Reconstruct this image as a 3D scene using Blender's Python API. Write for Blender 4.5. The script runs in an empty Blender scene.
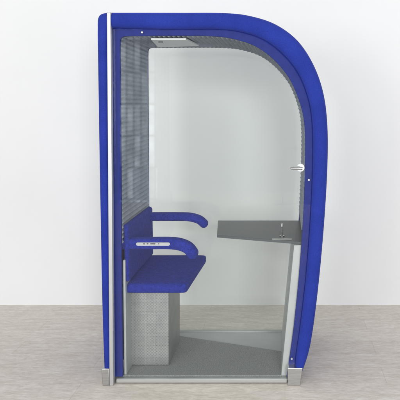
import bpy, bmesh, math
from mathutils import Vector
sc = bpy.context.scene; C = sc.collection
S = .0059; D = 3.4; VX, VY = 285., 104.; ZC = (383-VY)*S
def P(px, py, Y=0.):                      # measured point of the booth at depth Y -> metres
    k = (D+Y)/D*S
    return Vector(((px-VX)*k, Y, ZC+(VY-py)*k))
DP = .74
ORG = Vector((P(205,383).x, DP/2, 0))
# ---------------------------------------------------------------- materials
def mat(name, col, rough=.6, metal=0., bump=None, var=None, spec=.5, sheen=0., weave=0., wscale=170):
    m = bpy.data.materials.new(name); m.use_nodes = True
    n = m.node_tree.nodes; l = m.node_tree.links; b = n['Principled BSDF']
    b.inputs['Base Color'].default_value = (*col, 1); b.inputs['Roughness'].default_value = rough
    b.inputs['Metallic'].default_value = metal; b.inputs['Specular IOR Level'].default_value = spec
    if sheen:
        b.inputs['Sheen Weight'].default_value = sheen; b.inputs['Sheen Roughness'].default_value = .4
        b.inputs['Sheen Tint'].default_value = (.4, .45, 1, 1)
    tc = n.new('ShaderNodeTexCoord')
    out = None
    if var:
        sc_, lo, hi, st = var
        mp = n.new('ShaderNodeMapping'); mp.inputs['Scale'].default_value = st; l.new(tc.outputs['Object'], mp.inputs[0])
        t = n.new('ShaderNodeTexNoise'); t.inputs['Scale'].default_value = sc_; t.inputs['Detail'].default_value = 6
        l.new(mp.outputs[0], t.inputs['Vector'])
        r = n.new('ShaderNodeValToRGB')
        r.color_ramp.elements[0].position = .3; r.color_ramp.elements[1].position = .7
        r.color_ramp.elements[0].color = (*[c*lo for c in col], 1); r.color_ramp.elements[1].color = (*[min(1,c*hi) for c in col], 1)
        l.new(t.outputs[0], r.inputs[0]); out = r.outputs[0]
    if weave:
        t = n.new('ShaderNodeTexNoise'); t.inputs['Scale'].default_value = wscale; t.inputs['Detail'].default_value = 4; l.new(tc.outputs['Object'], t.inputs['Vector'])
        r = n.new('ShaderNodeValToRGB'); r.color_ramp.elements[0].position=.35; r.color_ramp.elements[1].position=.65
        r.color_ramp.elements[0].color=(1-weave,)*3+(1,); r.color_ramp.elements[1].color=(1,1,1,1); l.new(t.outputs[0], r.inputs[0])
        x = n.new('ShaderNodeMixRGB'); x.blend_type='MULTIPLY'; x.inputs[0].default_value=1; l.new(out, x.inputs[1]); l.new(r.outputs[0], x.inputs[2]); out = x.outputs[0]
    if out: l.new(out, b.inputs['Base Color'])
    if bump:
        bs, strength, dist = bump
        t = n.new('ShaderNodeTexNoise'); t.inputs['Scale'].default_value = bs; t.inputs['Detail'].default_value = 3
        l.new(tc.outputs['Object'], t.inputs['Vector'])
        bp = n.new('ShaderNodeBump'); bp.inputs['Strength'].default_value = strength; bp.inputs['Distance'].default_value = dist
        l.new(t.outputs[0], bp.inputs['Height']); l.new(bp.outputs[0], b.inputs['Normal'])
    return m
M_pad = mat('blue_felt', (.030,.053,.37), .95, bump=(420,.6,.003), var=(5,.86,1.1,(1,1,1)), spec=.06, sheen=.12, weave=.30, wscale=380)
M_fl = mat('blue_frame', (.018,.032,.255), .85, bump=(420,.3,.002), var=(30,.9,1.1,(1,1,1)), spec=.1, weave=.2, wscale=420)
M_seat = mat('blue_seat_cloth', (.028,.048,.43), .95, bump=(260,.9,.005), var=(50,.76,1.2,(1,1,1)), spec=.06, sheen=.12, weave=.38, wscale=200)
M_foam = mat('grey_foam', (.36,.39,.45), .95, bump=(300,.4,.003), var=(9,.86,1.1,(1,1,1)), spec=.1)
M_alu = mat('aluminium', (.54,.55,.57), .45, .8, var=(8,.93,1.04,(40,40,.5)))
M_rail = mat('brushed_rail', (.48,.49,.49), .5, .6, var=(8,.92,1.06,(.5,40,40)))
M_chrome = mat('steel', (.50,.505,.51), .28, 1., var=(10,.85,1.1,(1,1,12)))
M_grey = mat('light_grey_metal', (.54,.56,.565), .5, .3, var=(6,.92,1.06,(1,1,1)))
M_carpet = mat('grey_carpet', (.38,.39,.395), 1., bump=(300,.6,.005), var=(170,.66,1.26,(1,1,1)), spec=.05)
M_desk = mat('desk_laminate', (.10,.108,.12), .42, var=(40,.92,1.08,(1,8,1)))
M_dark = mat('black_plastic', (.05,.05,.053), .4)
def perforated():
    m = mat('perforated_metal', (.5,.52,.53), .45, .45)
    n = m.node_tree.nodes; l = m.node_tree.links; b = n['Principled BSDF']
    tc = [x for x in n if x.type == 'TEX_COORD'][0]
    sx = n.new('ShaderNodeSeparateXYZ'); l.new(tc.outputs['Object'], sx.inputs[0])
    ad = n.new('ShaderNodeMath'); ad.operation = 'ADD'; l.new(sx.outputs[0], ad.inputs[0]); l.new(sx.outputs[1], ad.inputs[1])
    cb = n.new('ShaderNodeCombineXYZ'); l.new(ad.outputs[0], cb.inputs[0]); l.new(sx.outputs[2], cb.inputs[1])
    rt = n.new('ShaderNodeMapping'); rt.inputs['Rotation'].default_value=(0,0,math.pi/4); l.new(cb.outputs[0], rt.inputs[0])
    scl = n.new('ShaderNodeVectorMath'); scl.operation = 'SCALE'; scl.inputs['Scale'].default_value = 1/.0066; l.new(rt.outputs[0], scl.inputs[0])
    fr = n.new('ShaderNodeVectorMath'); fr.operation = 'FRACTION'; l.new(scl.outputs[0], fr.inputs[0])
    ds = n.new('ShaderNodeVectorMath'); ds.operation = 'DISTANCE'; l.new(fr.outputs[0], ds.inputs[0]); ds.inputs[1].default_value = (.5,.5,0)
    gt = n.new('ShaderNodeMath'); gt.operation = 'LESS_THAN'; gt.inputs[1].default_value = .28; l.new(ds.outputs['Value'], gt.inputs[0])
    t = n.new('ShaderNodeTexNoise'); t.inputs['Scale'].default_value = 14; t.inputs['Detail'].default_value = 5; l.new(tc.outputs['Object'], t.inputs['Vector'])
    r = n.new('ShaderNodeValToRGB'); r.color_ramp.elements[0].position=.3; r.color_ramp.elements[1].position=.7
    r.color_ramp.elements[0].color=(.34,.35,.36,1); r.color_ramp.elements[1].color=(.45,.46,.465,1); l.new(t.outputs[0], r.inputs[0])
    mx = n.new('ShaderNodeMixRGB'); l.new(r.outputs[0], mx.inputs[1]); mx.inputs[2].default_value = (.18,.185,.19,1)
    l.new(gt.outputs[0], mx.inputs[0]); l.new(mx.outputs[0], b.inputs['Base Color'])
    return m
M_perf = perforated()
def glass():
    m = bpy.data.materials.new('clear_glass'); m.use_nodes = True
    n = m.node_tree.nodes; l = m.node_tree.links; n.clear()
    o = n.new('ShaderNodeOutputMaterial'); mx = n.new('ShaderNodeMixShader')
    t = n.new('ShaderNodeBsdfTransparent'); t.inputs[0].default_value = (.991,.9995,.994,1)
    g = n.new('ShaderNodeBsdfGlossy'); g.inputs['Roughness'].default_value = .02; g.inputs[0].default_value = (.96,.98,.97,1)
    f = n.new('ShaderNodeFresnel'); f.inputs[0].default_value = 1.33
    l.new(f.outputs[0], mx.inputs[0]); l.new(t.outputs[0], mx.inputs[1]); l.new(g.outputs[0], mx.inputs[2]); l.new(mx.outputs[0], o.inputs[0])
    return m
M_glass = glass()
# ---------------------------------------------------------------- helpers
def obj(name, bm, m, parent=None, smooth=True, bevel=0., recalc=True):
    if recalc: bmesh.ops.recalc_face_normals(bm, faces=bm.faces)
    if parent is not None: bmesh.ops.translate(bm, verts=bm.verts, vec=-ORG)
    me = bpy.data.meshes.new(name); bm.to_mesh(me); bm.free()
    o = bpy.data.objects.new(name, me); C.objects.link(o); me.materials.append(m)
    if parent is not None: o.parent = parent
    if bevel:
        b = o.modifiers.new('bevel', 'BEVEL'); b.width = bevel; b.segments = 3; b.limit_method = 'ANGLE'
    if smooth:
        for p in me.polygons: p.use_smooth = True
        try: me.set_sharp_from_angle(angle=math.radians(40))
        except Exception: pass
    return o
def box(bm, a, b):
    x0,x1 = sorted((a[0],b[0])); y0,y1 = sorted((a[1],b[1])); z0,z1 = sorted((a[2],b[2]))
    v = [bm.verts.new(p) for p in ((x0,y0,z0),(x1,y0,z0),(x1,y1,z0),(x0,y1,z0),(x0,y0,z1),(x1,y0,z1),(x1,y1,z1),(x0,y1,z1))]
    for f in ((0,3,2,1),(4,5,6,7),(0,1,5,4),(1,2,6,5),(2,3,7,6),(3,0,4,7)): bm.faces.new([v[i] for i in f])
    return bm
def prism(bm, lo, hi):
    a = [bm.verts.new(p) for p in lo]; b = [bm.verts.new(p) for p in hi]; n = len(a)
    bm.faces.new(a); bm.faces.new(list(reversed(b)))
    for i in range(n): bm.faces.new((a[i], a[(i+1)%n], b[(i+1)%n], b[i]))
    return bm
def loft(bm, secs, closed=True, caps=True):
    rows = [[bm.verts.new(p) for p in s] for s in secs]; n = len(rows[0])
    for a, b in zip(rows, rows[1:]):
        for i in range(n if closed else n-1): bm.faces.new((a[i], a[(i+1)%n], b[(i+1)%n], b[i]))
    if caps and closed: bm.faces.new(rows[0]); bm.faces.new(list(reversed(rows[-1])))
    return bm
def cyl(bm, c, axis, r, h, n=24, r2=None):
    c = Vector(c); ax = Vector(axis).normalized(); u = ax.orthogonal().normalized(); w = ax.cross(u)
    r2 = r if r2 is None else r2
    ring = lambda q, rr: [q+(u*math.cos(t)+w*math.sin(t))*rr for t in [2*math.pi*i/n for i in range(n)]]
    return loft(bm, [ring(c, r), ring(c+ax*h, r2)])
def cr(pts, k):
    out = []; n = len(pts)
    for i in range(n-1):
        p0 = pts[max(i-1,0)]; p1 = pts[i]; p2 = pts[i+1]; p3 = pts[min(i+2,n-1)]
        for j in range(k):
            t = j/k
            out.append(tuple(.5*(2*b+(c-a)*t+(2*a-5*b+4*c-d)*t*t+(3*b-a-3*c+d)*t**3) for a,b,c,d in zip(p0,p1,p2,p3)))
    out.append(pts[-1]); return out
# ---------------------------------------------------------------- booth profile: outer, middle, inner edge
ST = [(104.8,377,112,378,122,378),(102,300,111,300,121,300),(99,150,109.5,150,120,150),(97.5,60,109,60,119.5,60),
 (97,30,109,41,119.5,44),(98,16.5,110,30,120.3,38),(105,12.3,116,27,125,36.3),(120,12,130,27,136,36.3),(180,12,180,27,180,36.3),
 (225,12.3,222,27,214,37),(251,15.5,243,29.5,236,40.5),(276,24,265,36.5,256,48),(297.5,40,285,51,274,62),(313,63,301,71,289,81),
 (323,90,311,96,299,105),(327.5,121,315,123,303.5,127),(328,160,315.5,160,304,160),(325.5,210,313.5,210,302.5,210),
 (320.5,270,309,270,298.5,270),(314.5,322,303,322,293.5,322),(309,353,298.5,353,289.5,353),(300.5,377,294,378,286.6,378)]
ST2=[]
for i,(ox,oy,mx_,my_,ix,iy) in enumerate(ST):        # pad a little wider, frame a little slimmer, along roof and curve
    f=min(1,max(0,(i-5)/3))
    if i==len(ST)-1: f=0
    jx,jy=ix+(mx_-ix)*.10*f, iy+(my_-iy)*.10*f
    ST2.append((ox,oy,mx_+(ix-mx_)*.22*f,my_+(iy-my_)*.22*f,jx,jy))
CV = cr(ST2, 8)
O_ = [P(c[0],c[1]) for c in CV]; M_ = [P(c[2],c[3]) for c in CV]; I_ = [P(c[4],c[5]) for c in CV]
V = lambda p, y: Vector((p.x, y, p.z))
booth = bpy.data.objects.new('phone_booth', None); C.objects.link(booth); booth.location = ORG
booth['label'] = 'royal blue padded office phone booth with glass sides, built-in seat and small grey desk'
booth['category'] = 'phone booth'
# padded outer shell
sec = [(0,.012),(.02,-.006),(.10,-.020),(.25,-.027),(.5,-.030),(.7,-.027),(.87,-.016),(.96,.004),(1,.03)]
NY = 14
sec += [(1+.012*math.sin(math.pi*j/NY), .03+(DP-.06)*j/NY) for j in range(1,NY)]
sec += [(1,DP-.03),(.96,DP-.004),(.87,DP+.016),(.7,DP+.027),(.5,DP+.030),(.25,DP+.027),(.10,DP+.020),(.02,DP+.006),(0,DP-.012)]
bm = bmesh.new()
loft(bm, [[V(m+(o-m)*u, y) for u, y in sec] for o, m in zip(O_, M_)])
obj('padded_shell', bm, M_pad, booth)
# flanges near and far
for y0, y1 in ((.014,.036),(DP-.030,DP-.014)):
    bm = bmesh.new()
    loft(bm, [[V(m+(o-m)*.05,y0),V(i,y0),V(i,y1),V(m+(o-m)*.05,y1)] for o,m,i in zip(O_,M_,I_)])
    obj('inner_frame', bm, M_fl, booth, bevel=.003)
# acoustic lining: ribbed foam on the inside
def arc(pts, step):
    out=[pts[0]]; carry=0.
    for a,b in zip(pts,pts[1:]):
        seg=(b-a).length; d=step-carry
        while d<=seg: out.append(a+(b-a)*(d/seg)); d+=step
        carry=seg-(d-step)
    return out
lin = [i+(m-i)*.12 for i,m,c in zip(I_,M_,CV) if not (c[4]<150 and c[5]>262) and not (c[4]>280 and c[5]>236)]
ny = 46; st_=(DP-.069)/ny
pl = arc(lin, .0145)
bm = bmesh.new(); rows=[]
for k,p in enumerate(pl):
    a = pl[max(k-1,0)]; b = pl[min(k+1,len(pl)-1)]; t=(b-a).normalized(); nrm = Vector((t.z,0,-t.x))
    r=[]
    for j in range(ny+1):
        h = (.0090 if k%2 else -.002)+((.0028 if j%2 else -.0028) if k%2 else 0)
        if j==ny: h=.0075
        if j==0: h=-.002
        r.append(bm.verts.new(V(p+nrm*h, .0375+j*st_)))
    rows.append(r)
for a,b in zip(rows,rows[1:]):
    for j in range(ny): bm.faces.new((a[j],a[j+1],b[j+1],b[j]))
obj('acoustic_lining', bm, M_foam, booth, smooth=False)
zr = (383-378.8)*S
# glass panes, standing in the base rails
for y0,y1 in ((.002,.010),(DP-.010,DP-.002)):
    bm = bmesh.new()
    g = [m+(i-m)*.12 for m,i in zip(M_,I_)]
    g = [Vector((P(116.9,0).x,0,zr-.008))]+g[1:-1]+[Vector((P(291.5,0).x,0,zr-.008))]
    prism(bm, [V(p,y0) for p in g], [V(p,y1) for p in g])
    obj('glass_pane', bm, M_glass, booth, smooth=False)
# aluminium vertical profile
bm = bmesh.new()
a0,a1 = P(108.6,13),P(112.4,13); b0,b1 = P(111.2,383),P(115.2,383)
prism(bm,[V(a0,-.036),V(a1,-.036),V(b1,-.036),V(b0,-.036)],[V(a0,-.002),V(a1,-.002),V(b1,-.002),V(b0,-.002)])
obj('edge_profile', bm, M_alu, booth, bevel=.003)
# steel feet, near and far
for y0,y1 in ((-.034,.06),(DP-.06,DP+.034)):
    for q in (((103,366),(110.8,366),(111,383.2),(104.3,383.2)),((287.5,365.5),(302.5,365.5),(300.3,383.2),(287.5,383.2))):
        bm = bmesh.new(); pts=[P(*c) for c in q]
        prism(bm,[V(p,y0) for p in pts],[V(p,y1) for p in pts]); obj('corner_foot', bm, M_chrome, booth, bevel=.004)
# base: rails, floor
xl, xr = P(116.5,383).x, P(287,383).x
for y0,y1 in ((-.008,.03),(DP-.03,DP+.008)):
    bm = bmesh.new(); box(bm,(xl,y0,.004),(xr,y1,zr)); obj('base_rail', bm, M_rail, booth, bevel=.003)
bm = bmesh.new(); box(bm,(xl,.031,.004),(xr,DP-.031,.018)); obj('floor_tray', bm, M_grey, booth, bevel=.002)
bm = bmesh.new()
pc = [(xl+.01,.033),(xr-.004,.033),(xr-.004,.36),(xl+.01,DP-.033)]
prism(bm,[(x,y,.0182) for x,y in pc],[(x,y,.029) for x,y in pc]); obj('carpet', bm, M_carpet, booth, bevel=.002)
# left inside wall below the seat and right inner wall panel
bm = bmesh.new()
pa,pb = P(121.0,262),P(122.4,377.7)
dx=Vector((.014,0,0))
prism(bm,[V(pa,.038),V(pa+dx,.038),V(pb+dx,.038),V(pb,.038)],[V(pa,DP-.04),V(pa+dx,DP-.04),V(pb+dx,DP-.04),V(pb,DP-.04)])
obj('lower_back_panel', bm, M_grey, booth, bevel=.002)
zd = P(0,242,.05).z
bm = bmesh.new()
q = [P(304.5,242.9,.05),P(294,242.9,.05),P(281,376,.05),P(290.5,376,.05)]
for p in q[:2]: p.z = zd-.0165
prism(bm,[V(p,.038) for p in q],[V(p,DP-.05) for p in q]); obj('kick_panel', bm, M_grey, booth, bevel=.003)
# backrest
bm = bmesh.new()
q=[P(120.5,226),P(126,228),P(127,285),P(122,285)]
prism(bm,[V(p,.05) for p in q],[V(p,DP-.05) for p in q]); obj('backrest', bm, M_seat, booth, bevel=.02)
# seat pad + pedestal
zs = P(0,283.5,.08).z; th = .060; YS=DP-.07
bm = bmesh.new()
xa = P(124,0,.08).x; xb0 = P(187,0,.08).x; xb1 = P(206.5,0,YS).x
secs=[]
def srect(cx,cz,hx,hz,y,n=48,e=6):
    out=[]
    for i in range(n):
        t=2*math.pi*i/n; c,s=math.cos(t),math.sin(t)
        out.append(Vector((cx+hx*math.copysign(abs(c)**(2/(e*2)),c),y,cz+hz*math.copysign(abs(s)**(2/e),s))))
    return out
ys=[.07,.0715,.076,.084,.10,.2,.35,.5,.6,YS-.03,YS-.014,YS-.006,YS-.0015,YS]; sh=[.030,.018,.008,.002,0,0,0,0,0,0,.002,.008,.018,.03]
for y,s_ in zip(ys,sh):
    f=(y-.08)/(YS-.08); xb=xb0+(xb1-xb0)*f
    puff=.004*max(0,math.sin(math.pi*min(1,max(0,f))))
    secs.append(srect((xa+xb)/2,zs-th/2+.022*max(0,f)+puff*.5,(xb-xa)/2-s_*.6,th/2+puff*.5-s_*.75,y))
loft(bm,secs); obj('seat', bm, M_seat, booth)
bm = bmesh.new()
box(bm,(P(124.5,0,.16).x,.16,.0295),(P(169,0,.16).x,YS-.14,zs-th+.004)); obj('seat_pedestal', bm, M_perf, booth, bevel=.008)
# armrests
def arm(path, Y, hh, hw):
    pts=[P(x,y,Y) for x,y in cr(path,5)]
    bm=bmesh.new(); secs=[]; n=len(pts)
    ext=[]
    for k,p in enumerate(pts):
        a=pts[max(k-1,0)]; b=pts[min(k+1,n-1)]; t=(b-a).normalized(); up=Vector((-t.z,0,t.x)); ext.append((p,t,up,1.))
    p,t,up,_=ext[-1]
    for a in (.25,.5,.7,.85,.95,.99): ext.append((p+t*hh*a,t,up,math.sqrt(1-a*a)))
    for p,t,up,f in ext:
        s=[]
        for i in range(20):
            th_=2*math.pi*i/20; c,s_=math.cos(th_),math.sin(th_)
            s.append(p+Vector((0,1,0))*hw*math.copysign(abs(c)**.6,c)*(.3+.7*f)+up*hh*math.copysign(abs(s_)**.6,s_)*f)
        secs.append(s)
    loft(bm,secs); return obj('armrest', bm, M_seat, booth)
near = arm([(122,243),(150,243),(170,243),(181,244.5),(188.5,248),(192.5,253)], .10, 5.9*S, .038)
far = arm([(149,216.5),(178,216.5),(190,217),(199,219.5),(204,223.5)], .64, 4.8*S, .038)
# control plate with rounded ends
a=P(136,242.4,.058); b=P(170,245.8,.058); rr=(a.z-b.z)/2; zc=(a.z+b.z)/2
pts=[]
for i in range(13):
    t=math.pi/2+math.pi*i/12; pts.append((a.x+rr+rr*math.cos(t),zc+rr*math.sin(t)))
for i in range(13):
    t=-math.pi/2+math.pi*i/12; pts.append((b.x-rr+rr*math.cos(t),zc+rr*math.sin(t)))
bm=bmesh.new(); prism(bm,[(x,.0565,z) for x,z in pts],[(x,.064,z) for x,z in pts])
plate = obj('socket_plate', bm, M_alu, near, bevel=.001)
bm=bmesh.new()
for x0,x1 in ((143,144.6),(146.5,148.1),(150,155),(158,159)):
    a=P(x0,243.6,.05); b=P(x1,244.6,.05); box(bm,(a.x,.0550,a.z),(b.x,.058,b.z))
obj('socket_slots', bm, M_dark, near, bevel=.001)
# desk
def on_desk(px,py):
    k=(ZC-zd)/((py-VY)*S); Y=D*(k-1); return (P(px,py,Y).x, min(Y,DP-.05))
poly=[(P(302.5,0,.05).x,.05),on_desk(217,235),(P(218,0,DP-.05).x,DP-.05),(P(304,0,DP-.05).x,DP-.05)]
bm=bmesh.new(); prism(bm,[(x,y,zd-.016) for x,y in poly],[(x,y,zd) for x,y in poly])
desk=obj('desk', bm, M_desk, booth, bevel=.002)
# small metal fitting on the desk
px_=P(282,0,.2).x
bm=bmesh.new(); cyl(bm,(px_,.2,zd+.0005),(0,0,1),.016,.004); cyl(bm,(px_,.2,zd+.0046),(0,0,1),.006,.058); cyl(bm,(px_,.2,zd+.063),(0,0,1),.009,.016,r2=.007)
obj('stand', bm, M_chrome, desk)
bm=bmesh.new(); box(bm,(px_-.06,.105,zd+.0005),(px_+.06,.122,zd+.007)); obj('metal_clip', bm, M_rail, desk, bevel=.002)
# door handle on the near glass
h=P(300.5,167.5,0)
bm=bmesh.new(); cyl(bm,(h.x,.0015,h.z),(0,-1,0),.023,.012); cyl(bm,(h.x,-.011,h.z),(0,-1,0),.010,.03)
dh=obj('door_handle', bm, M_chrome, booth)
bm=bmesh.new(); loft(bm,[[Vector((h.x+dx,-.04+.008*math.cos(t),h.z+r*math.sin(t))) for t in [2*math.pi*i/14 for i in range(14)]] for dx,r in ((.012,.004),(.008,.009),(-.02,.008),(-.055,.007),(-.062,.003))])
obj('lever', bm, M_chrome, dh)
# ceiling light panel
zt=P(0,35.5).z-.010
q=[(151,.045),(186,.045),(199,.40),(158,.50)]
pts=[(P(x,0,y).x,y) for x,y in q]
M_cov=mat('pale_cover',(.74,.75,.75),.5)
bm=bmesh.new(); prism(bm,[(x,y,zt-.012) for x,y in pts],[(x,y,zt) for x,y in pts]); lp=obj('ceiling_panel', bm, M_cov, booth, bevel=.003)
c0=P(160,0,.12); bm=bmesh.new(); cyl(bm,(c0.x,.14,zt-.0122),(0,0,-1),.014,.004); obj('sensor', bm, M_dark, lp)
# screws in the frame
for x,y in ((308.9,180),(291.8,359),(142,32.3)):
    p=P(x,y); bm=bmesh.new(); cyl(bm,(p.x,.0015,p.z),(0,-1,0),.007,.003,14,.005); obj('screw', bm, M_alu, booth)
# ---------------------------------------------------------------- setting
YW=D/((305-VY)/(383-VY))-D
def struct(name,bm,m):
    o=obj(name,bm,m,None,smooth=False,recalc=False); o['kind']='structure'; return o
bm=bmesh.new(); bm.faces.new([bm.verts.new(p) for p in ((-6,YW,0),(5,YW,0),(5,YW,4.5),(-6,YW,4.5))]); 
M_wall=mat('white_paint',(.79,.80,.81),.8,bump=(120,.08,.002),var=(.9,.97,1.02,(1,1,1)),spec=.2)
struct('wall',bm,M_wall)
def floor_mat():
    m=bpy.data.materials.new('pale_vinyl_planks'); m.use_nodes=True
    n=m.node_tree.nodes; l=m.node_tree.links; b=n['Principled BSDF']; b.inputs['Roughness'].default_value=.42; b.inputs['Specular IOR Level'].default_value=.3
    tc=n.new('ShaderNodeTexCoord')
    def noise(scale,st,detail=8,dist=0.):
        mp=n.new('ShaderNodeMapping'); mp.inputs['Scale'].default_value=st; l.new(tc.outputs['Object'],mp.inputs[0])
        t=n.new('ShaderNodeTexNoise'); t.inputs['Scale'].default_value=scale; t.inputs['Detail'].default_value=detail; t.inputs['Distortion'].default_value=dist; t.inputs['Roughness'].default_value=.68
        l.new(mp.outputs[0],t.inputs['Vector']); return t
    def ramp(src,p0,c0,p1,c1):
        r=n.new('ShaderNodeValToRGB'); e=r.color_ramp.elements; e[0].position=p0; e[1].position=p1; e[0].color=(*c0,1); e[1].color=(*c1,1); l.new(src,r.inputs[0]); return r
    def mul(a,b_,f=1.):
        x=n.new('ShaderNodeMixRGB'); x.blend_type='MULTIPLY'; x.inputs[0].default_value=f; l.new(a,x.inputs[1]); l.new(b_,x.inputs[2]); return x
    g1=ramp(noise(6.,(1.,5.5,1),10,.6).outputs[0],.30,(.58,.53,.47),.64,(.76,.72,.665))
    g2=ramp(noise(26.,(1.,7,1),8,.3).outputs[0],.36,(.74,.71,.68),.58,(1,1,1))
    g3=ramp(noise(1.1,(1,1.5,1),4).outputs[0],.3,(.95,.945,.94),.7,(1,1,1))
    br=n.new('ShaderNodeTexBrick'); br.inputs['Scale'].default_value=1; br.inputs['Brick Width'].default_value=1.2; br.inputs['Row Height'].default_value=.20
    br.inputs['Mortar Size'].default_value=.002; br.inputs['Mortar Smooth'].default_value=.4
    br.inputs['Color1'].default_value=(1,1,1,1); br.inputs['Color2'].default_value=(.94,.936,.932,1); br.inputs['Mortar'].default_value=(.77,.74,.71,1)
    l.new(tc.outputs['Object'],br.inputs['Vector'])
    x=mul(mul(mul(g1.outputs[0],g2.outputs[0],.85).outputs[0],g3.outputs[0]).outputs[0],br.outputs[0],.8)
    l.new(x.outputs[0],b.inputs['Base Color'])
    return m
bm=bmesh.new(); bm.faces.new([bm.verts.new(p) for p in ((-6,-6,0),(5,-6,0),(5,YW,0),(-6,YW,0))]); struct('floor',bm,floor_mat())
# ---------------------------------------------------------------- light: the room as environment (with an added shelf-like pattern, made for reflections in the left glass)
w=bpy.data.worlds.new('World'); sc.world=w; w.use_nodes=True
n=w.node_tree.nodes; l=w.node_tree.links
bg=n['Background']; bg.inputs[1].default_value=1.
tc=n.new('ShaderNodeTexCoord'); sx=n.new('ShaderNodeSeparateXYZ'); l.new(tc.outputs['Generated'],sx.inputs[0])
def mth(op,a,b=None):
    x=n.new('ShaderNodeMath'); x.operation=op
    for i,v in enumerate((a,b)):
        if v is None: continue
        if isinstance(v,(int,float)): x.inputs[i].default_value=v
        else: l.new(v,x.inputs[i])
    return x.outputs[0]
den=mth('MAXIMUM',mth('MULTIPLY',sx.outputs[1],-1.),.05)
u=mth('DIVIDE',sx.outputs[0],den); v=mth('DIVIDE',sx.outputs[2],den)
cb=n.new('ShaderNodeCombineXYZ'); l.new(u,cb.inputs[0]); l.new(v,cb.inputs[1])
nz=n.new('ShaderNodeTexNoise'); nz.inputs['Scale'].default_value=40; nz.inputs['Detail'].default_value=5; l.new(cb.outputs[0],nz.inputs['Vector'])
br=n.new('ShaderNodeTexBrick'); l.new(cb.outputs[0],br.inputs['Vector'])
br.inputs['Scale'].default_value=1; br.inputs['Brick Width'].default_value=.0125; br.inputs['Row Height'].default_value=.055
br.inputs['Mortar Size'].default_value=.003; br.inputs['Mortar Smooth'].default_value=.8; br.offset=.0
br.inputs['Color1'].default_value=(5.2,5.5,6.0,1); br.inputs['Color2'].default_value=(.8,.9,1.05,1); br.inputs['Mortar'].default_value=(.4,.43,.5,1)
rm=n.new('ShaderNodeValToRGB'); rm.color_ramp.elements[0].position=.35; rm.color_ramp.elements[1].position=.62
rm.color_ramp.elements[0].color=(.35,.35,.35,1); rm.color_ramp.elements[1].color=(1.,1.,1.,1); l.new(nz.outputs[0],rm.inputs[0])
mu=n.new('ShaderNodeMixRGB'); mu.blend_type='MULTIPLY'; mu.inputs[0].default_value=1; l.new(br.outputs[0],mu.inputs[1]); l.new(rm.outputs[0],mu.inputs[2])
msk=mth('MULTIPLY',mth('MULTIPLY',mth('GREATER_THAN',u,-.287),mth('LESS_THAN',u,-.222)),mth('MULTIPLY',mth('GREATER_THAN',v,-.17),mth('LESS_THAN',v,.115)))
msk=mth('MULTIPLY',msk,mth('LESS_THAN',sx.outputs[1],-.1))
mx=n.new('ShaderNodeMixRGB'); l.new(msk,mx.inputs[0]); mx.inputs[1].default_value=(.69,.698,.70,1); l.new(mu.outputs[0],mx.inputs[2]); l.new(mx.outputs[0],bg.inputs[0])
def area(loc,tgt,sx_,sy_,e,col=(1,.985,.96)):
    d=bpy.data.lights.new('lamp','AREA'); d.shape='RECTANGLE'; d.size=sx_; d.size_y=sy_; d.energy=e; d.color=col
    o=bpy.data.objects.new('ceiling_or_fill_lamp',d); C.objects.link(o); o.location=loc
    o.rotation_euler=(Vector(tgt)-Vector(loc)).to_track_quat('-Z','Y').to_euler()
area((-.5,-.9,4.3),(-.5,-.2,0),5,1.4,8)
area((-.8,-9,3.9),(-.5,1,1.2),6,1.0,160)  # added unseen fill from the front, sent through both panes onto the wall
area((-5.2,-9,2.3),(-.5,1.3,1.2),2.2,2.8,190,(1,.99,.98))  # added fill, low at rear left, kept outside the mirrored zone of the glass
area((2.0,-9,2.2),(-.5,1.3,1.2),2.0,2.8,300,(1,.99,.98))  # added fill, low at rear right, evens the wall seen through the booth
area((-.5,1.05,4.4),(-.5,1.06,0),5,.4,6)  # added strip over the gap, brightens the wall behind the booth
# ---------------------------------------------------------------- camera
cd=bpy.data.cameras.new('camera'); cam=bpy.data.objects.new('camera',cd); C.objects.link(cam); sc.camera=cam
cam.location=(0,-D,ZC); cam.rotation_euler=(math.pi/2,0,0)
cd.sensor_width=36; cd.lens=36*D/(400*S); cd.shift_x=(200-VX)/400; cd.shift_y=(VY-200)/400; cd.clip_end=100
sc.view_settings.view_transform='Standard'; sc.view_settings.look='None'; sc.view_settings.exposure=0
